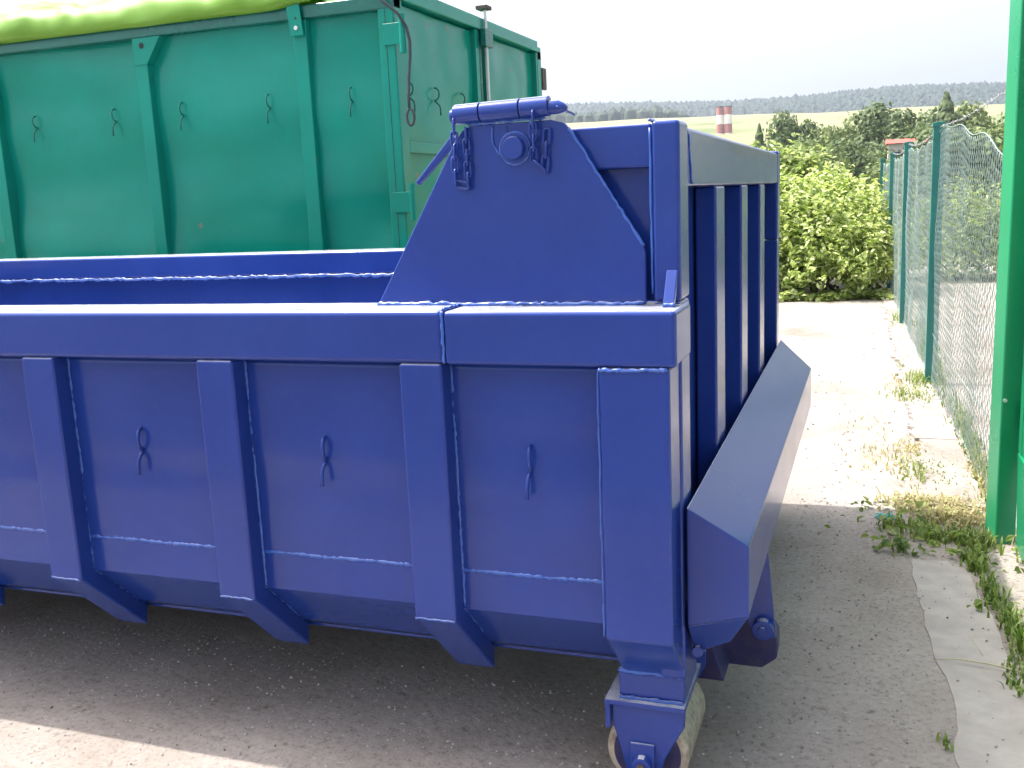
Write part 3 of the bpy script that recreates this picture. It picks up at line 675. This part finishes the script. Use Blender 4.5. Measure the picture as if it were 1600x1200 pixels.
G_(mb, 'hanging_cable', ROPE, bevel=0, smooth='all')
G_(MB().box(X0, X1-.09, Y0+.1, Y1-.1, .3, .34), 'floor', GREEN_D, bevel=0)
for y in (3.7, 4.9): G_(MB().box(X0, X1-.1, y, y+.1, .10, .2995), 'skid_beam', GREEN_D, bevel=0)
for y in (3.45, 5.05):
    for x in (X1-.3, X0+.3): G_(MB().tube([(x, y, .11), (x, y+.22, .11)], .11, 24), 'roller', STEEL, bevel=0, smooth=True)
def xf(u, v):
    y = Y0+.06+(Y1-Y0-.12)*u; return (X0+.01, y, .3+2.1*v)
G_(MB().grid(4, 4, xf), 'end_panel', bevel=0)
shift(GC)
# tarpaulin lying over the load
TARP, t, b = mat('lime_tarpaulin'); b.inputs['Roughness'].default_value = .38
P = coords(t); n1 = N(t, 'ShaderNodeTexNoise', Scale=3.0, Detail=4.0); L(t, P, n1.inputs['Vector']); r = ramp(t, n1.outputs[0], [(.3, (.13, .30, .015)), (.7, (.19, .38, .03))]); L(t, r.outputs[0], b.inputs['Base Color'])
tr = N(t, 'ShaderNodeBsdfTranslucent'); L(t, r.outputs[0], tr.inputs[0]); mx = N(t, 'ShaderNodeMixShader'); mx.inputs[0].default_value = .22; L(t, b.outputs[0], mx.inputs[1]); L(t, tr.outputs[0], mx.inputs[2]); L(t, mx.outputs[0], t.nodes['Material Output'].inputs[0])
def tf(u, v):
    x = -8.0+(8.0-2.50)*u
    y = 3.075+(5.65-3.075)*v
    s = min(v, 1-v)
    k = min(1, s/.035)
    h = -.03+(.17+.05*nz(x*1.3, 8))*sm(k)+.16*sm((s-.03)/.28)
    y += (-1 if v < .5 else 1)*(.055+.03*nz(x*2.1, 3))*math.sin(math.pi*k)*(1-.3*k)
    wr = .06*nz(x*1.8+y*1.2, y*3.2, 1)+.05*abs(nz(x*3.6-y*2.4, y*2.1, 6))+.02*nz(x*9, y*9, 3)
    h += wr*min(1, s/.02)
    y += .03*nz(x*4.5, s*60, 5)*k*(s < .1)
    endf = sm((1-u)/.05)
    return (x, y+.012*nz(x*6, 4)*(s < .05), ZT+.012+h*(.2+.8*endf))
tp = MB().grid(330, 110, tf).build('tarpaulin', TARP, smooth='all'); sl = tp.modifiers.new('thick', 'SOLIDIFY'); sl.thickness = .003
tag(tp, 'lime green creased tarpaulin stretched over the top of the tall green container', 'tarpaulin')

# ================================================================= wire fence and gate
FC = empty('wire_fence', (.75, 5.3, 0)); tag(FC, 'green chain-link fence with square posts running away along the yard edge', 'fence')
posts = [(.865, 2.28, 1.55), (.752, 5.34, 1.735), (.668, 8.30, 1.72), (.600, 11.35, 1.70), (.515, 14.3, 1.69)]
for (x, y, h) in posts[1:]:
    po = MB().box(x-.037, x+.037, y-.03, y+.03, -.05, h-.03).build('post', POSTG, FC, .005)
    MB().prism([(x-.044, h-.032), (x+.044, h-.032), (x+.040, h-.008), (x, h), (x-.040, h-.008)], 1, y-.036, y+.036).build('cap', POSTG, po, .003)
    MB().box(x-.0395, x+.0395, y-.0325, y+.0325, h-.115, h-.108).build('clamp', POSTG, po, 0)
WIREM = plain('dull_green_coated_wire', (.30, .40, .37), .28, .4, .2)
WIREG = plain('galvanised_wire', (.45, .47, .46), .35, .8, .1)
mesh = MB(); q = random.Random(77)
def seg3(mb, pts, r):
    mb.tube(pts, r, 3, False)
tops = []
for si in range(4):
    (xa, ya, ha), (xb, yb, hb) = posts[si], posts[si+1]
    if si == 0: top0 = 1.50; top1 = 1.665
    else: top0 = posts[si][2]-.07; top1 = posts[si+1][2]-.07
    Ls = math.hypot(xb-xa, yb-ya); w = .034 if si < 2 else .045
    ns = int(Ls/w)
    def topz(s, si=si, top0=top0, top1=top1):
        z = top0+(top1-top0)*s
        if si == 0: return z-.075*math.exp(-((s-.12)/.12)**2)+.045*math.exp(-((s-.72)/.2)**2)+.012*math.sin(s*23)
        return z-.05*math.sin(math.pi*s)+.01*math.sin(s*31)
    for i in range(ns):
        zt_ = topz(i/ns); pts = []; nk = int((zt_-.02)/w)
        for k in range(nk+1):
            s = (i+(k+i) % 2)*w; f_ = s/Ls; z = zt_-k*(zt_-.02)/nk
            wob = .016*nz(f_*5+si*9, z*1.6)
            zz = z+.010*nz(f_*5+si, z*2, 7)
            pts.append((xa+(xb-xa)*f_+wob+.0012*(1 if k % 2 else -1), ya+(yb-ya)*f_+.008*nz(z*5, f_*14), zz))
        seg3(mesh, pts, .0017 if si < 2 else .0019)
    top = [(xa+(xb-xa)*k/24., ya+(yb-ya)*k/24., topz(k/24.)+.006) for k in range(25)]
    tops.append(top)
mesh.build('chain_link_mesh', WIREM, FC, fixn=False, smooth='all')
mb = MB()
for tp_ in tops: mb.tube(tp_, .0028, 6)
for zf in (.35,):
    for si in range(4):
        (xa, ya, _), (xb, yb, _) = posts[si], posts[si+1]; mb.tube([(xa+(xb-xa)*k/12, ya+(yb-ya)*k/12, zf-.02*math.sin(math.pi*k/12)) for k in range(13)], .0018, 6)
mb.build('tension_wire', WIREM, FC, smooth='all')
mb = MB(); zz = [1.735, 1.70, 1.695, 1.69, 1.68]
for si in range(3):
    (xa, ya, _), (xb, yb, _) = posts[si], posts[si+1]; pts = []
    for k in range(121):
        f_ = k/120; z = zz[si]*(1-f_)+zz[si+1]*f_-(.05 if si else .03)*math.sin(math.pi*f_); a = k*1.1
        pts.append((xa+(xb-xa)*f_+.003*math.cos(a), ya+(yb-ya)*f_, z+.003*math.sin(a)))
    mb.tube(pts, .0018, 5)
    for k in range(6, 118, 4 if si == 0 else 5):
        p = Vector(pts[k])
        for _ in range(2): d = rdir(q)*.014; mb.tube([p-d, p+d], .001, 4)
mb.build('barbed_wire', WIREG, FC, smooth='all')
shift(FC)

GT = empty('steel_gate', (.93, 2.0, 0)); tag(GT, 'bright green steel gate post with a barred gate leaf folded towards the viewer', 'gate')
gp = MB().prism([(.812, 2.14), (.784, 2.235), (.858, 2.26), (.886, 2.165)], 2, -.1, 3.2).build('gate_post', GATE, GT, .007)
MB().tube([(.822, 2.1425, .56), (.8235, 2.1375, .56)], .007, 10).build('bolt', GALV, gp)
MB().prism([(2.150, .365), (2.06, .02), (.2, .02), (.2, .365)], 0, .874, .91).build('bottom_rail', GATE, GT, .006)
MB().box(.875, .908, 2.085, 2.148, .366, 2.6).build('stile', GATE, GT, .005)
MB().prism([(2.084, .50), (2.084, .366), (2.0, .366)], 0, .880, .900).build('corner_plate', GATE, GT, .002)
for k in range(16): MB().box(.882, .900, 2.02-k*.115, 2.045-k*.115, .366, 2.55).build('bar', GATE, GT, .003)
MB().box(.875, .908, .2, 2.084, 2.5505, 2.6).build('top_rail', GATE, GT, .004)
for z in (.45, 2.0): MB().tube([(.892, 2.158, z), (.892, 2.158, z+.1)], .010, 12).build('hinge', GATE, GT, smooth=True)
shift(GT)

# ================================================================= small things on the ground
GRASS = leafmat('fresh_grass_blades', [(.08, .13, .03), (.17, .24, .05), (.30, .34, .12)], .4, .5)
DRY = leafmat('dry_grass_blades', [(.30, .25, .12), (.42, .37, .2), (.30, .32, .12)], .3, .6)
def blade(mb, x, y, h, q, lean=.6, w=.004):
    a = q.uniform(0, 6.28); d = Vector((math.cos(a), math.sin(a), 0)); s = Vector((-d.y, d.x, 0))*w; b0 = Vector((x, y, gz(x, y)))
    ln = q.uniform(.2, 1.2)*lean; p1 = b0+Vector((0, 0, h*.6))+d*h*ln*.4; p2 = b0+Vector((0, 0, h*(1-.35*ln)))+d*h*ln
    mb.add([b0-s, b0+s, p1+s*.8, p1-s*.8, p2], [(0, 1, 2, 3), (3, 2, 4)])
q = random.Random(91); mb = MB(); md = MB()
def patch(cx, cy, rx, ry, n, h, m, lean=.7, w=.004):
    for _ in range(n):
        x = q.gauss(cx, rx*.5); y = q.gauss(cy, ry*.5); blade(m, x, y, h*q.uniform(.4, 1.2), q, lean, w)
for (cx, cy, rx, ry, n, h) in [(.50, 2.27, .12, .08, 130, .045), (.66, 2.16, .15, .08, 260, .045), (.75, 2.12, .06, .12, 240, .065), (.47, 2.02, .05, .08, 70, .035), (.72, 1.88, .04, .10, 140, .055),
                               (.745, 1.6, .03, .16, 190, .055), (.775, 1.35, .03, .14, 170, .055), (.79, 1.15, .03, .12, 160, .05), (.735, .95, .03, .12, 70, .04), (.535, .53, .02, .03, 12, .035), (.78, .75, .04, .15, 120, .06),
                               (.62, 3.1, .12, .3, 260, .035), (.63, 4.9, .14, .3, 260, .05), (.70, 5.35, .1, .25, 200, .08), (.86, 3.6, .05, 1.2, 500, .07), (.80, 6.5, .06, 1.8, 500, .09), (.62, 8.6, .08, .5, 160, .06), (.60, 6.2, .05, 1.5, 120, .03)]:
    patch(cx, cy, rx, ry, n, h, mb)
for (cx, cy, rx, ry, n, h) in [(.62, 2.58, .20, .10, 450, .05), (.45, 3.3, .16, .35, 120, .03), (.68, 2.40, .14, .10, 420, .055), (.58, 3.5, .10, .25, 140, .03), (.35, 4.1, .2, .6, 60, .02), (.85, 3.0, .05, .7, 300, .06), (.62, 5.2, .12, .5, 200, .04)]:
    patch(cx, cy, rx, ry, n, h, md, 1.2)
for _ in range(170):
    cx, cy, s_ = q.choice([(.50, 2.2, .13), (.66, 2.1, .1), (.74, 1.9, .07), (.46, 2.45, .07), (.76, 1.45, .05), (.47, 2.0, .05)])
    x, y = q.gauss(cx, s_), q.gauss(cy, s_*.8); leaf(mb, Vector((x, y, gz(x, y)+q.uniform(.005, .05))), rdir(q)+Vector((0, 0, 1.3)), q.uniform(.02, .05), q, .6)
tag(mb.build('grass', GRASS, fixn=False), 'green grass and weeds in the cracks along the fence and gate', 'grass', kind='stuff')
tag(md.build('dry_grass', DRY, fixn=False), 'dry yellow grass lying on the sunlit concrete beside the fence', 'grass', kind='stuff')
# grit
PEB = leafmat('grit_stones', [(.16, .14, .13), (.30, .27, .25), (.40, .37, .34), (.46, .44, .41)], 0, .9)
mb = MB(); q = random.Random(101)
for _ in range(7000):
    u = q.random()
    if u < .55: x, y = q.uniform(.05, .85), q.uniform(-.6, 2.6)
    elif u < .85: x, y = q.uniform(-2.4, .1), q.uniform(-.35, .6)
    else: x, y = q.uniform(-.4, .8), q.uniform(2.5, 8)
    if .47 < x < .72 and y < 1.95 and q.random() < .85: continue
    r = q.choice([.0014, .002, .002, .003, .0045]) * q.uniform(.7, 1.3)*(1.6 if y > 2.5 else 1); z = gz(x, y)+r*.3
    if .47 < x < .72 and y < 1.95: z += .006
    vs = [Vector((x, y, z))+Vector(d)*r*q.uniform(.7, 1.25) for d in ((1, 0, 0), (-1, 0, 0), (0, 1, 0), (0, -1, 0), (0, 0, .8), (0, 0, -.8))]
    mb.add(vs, [(0, 2, 4), (2, 1, 4), (1, 3, 4), (3, 0, 4), (2, 0, 5), (1, 2, 5), (3, 1, 5), (0, 3, 5)])
tag(mb.build('gravel', PEB, fixn=False), 'loose grit scattered over the worn concrete', 'gravel', kind='stuff')
# turquoise scrap
SCR = plain('turquoise_plastic', (.05, .42, .38), .5)
mb = MB(); q = random.Random(5)
for _ in range(70):
    x, y = q.gauss(.425, .022), q.gauss(2.365, .012); z = gz(x, y)+.004+q.uniform(0, .012); d = rdir(q)*.016; d.z *= .3
    mb.tube([Vector((x, y, z))-d, Vector((x, y, z+.003)), Vector((x, y, z))+d], .0016, 4)
tag(mb.build('plastic_scrap', SCR, smooth='all'), 'frayed scrap of turquoise netting on the ground by the weeds', 'scrap')
mb = MB(); pts = [(.53, 1.0, .012), (.60, 1.005, .02), (.68, 1.0, .018), (.78, .97, .012)]; mb.tube([(a, b_, gz(a, b_)+c) for a, b_, c in pts], [.001, .002, .0022, .0025], 6); mb.tube([(.66, 1.0, .07), (.645, 1.03, .085), (.625, 1.08, .10)], .001, 5)
tag(mb.build('dry_stalk', plain('straw', (.42, .38, .24), .7), smooth='all'), 'single dry straw stalk lying across the smooth concrete strip', 'stalk')

# ================================================================= haze
HZ, t, b = mat('haze_air'); t.nodes.remove(b); pv = t.nodes.new('ShaderNodeVolumePrincipled'); pv.inputs['Color'].default_value = (.72, .81, 1, 1); pv.inputs['Density'].default_value = .00018; pv.inputs['Anisotropy'].default_value = .3
L(t, pv.outputs[0], t.nodes['Material Output'].inputs['Volume'])
hz_ = MB().box(-4300, 4300, -4300, 4500, -30, 330).build('haze', HZ); tag(hz_, kind='stuff')
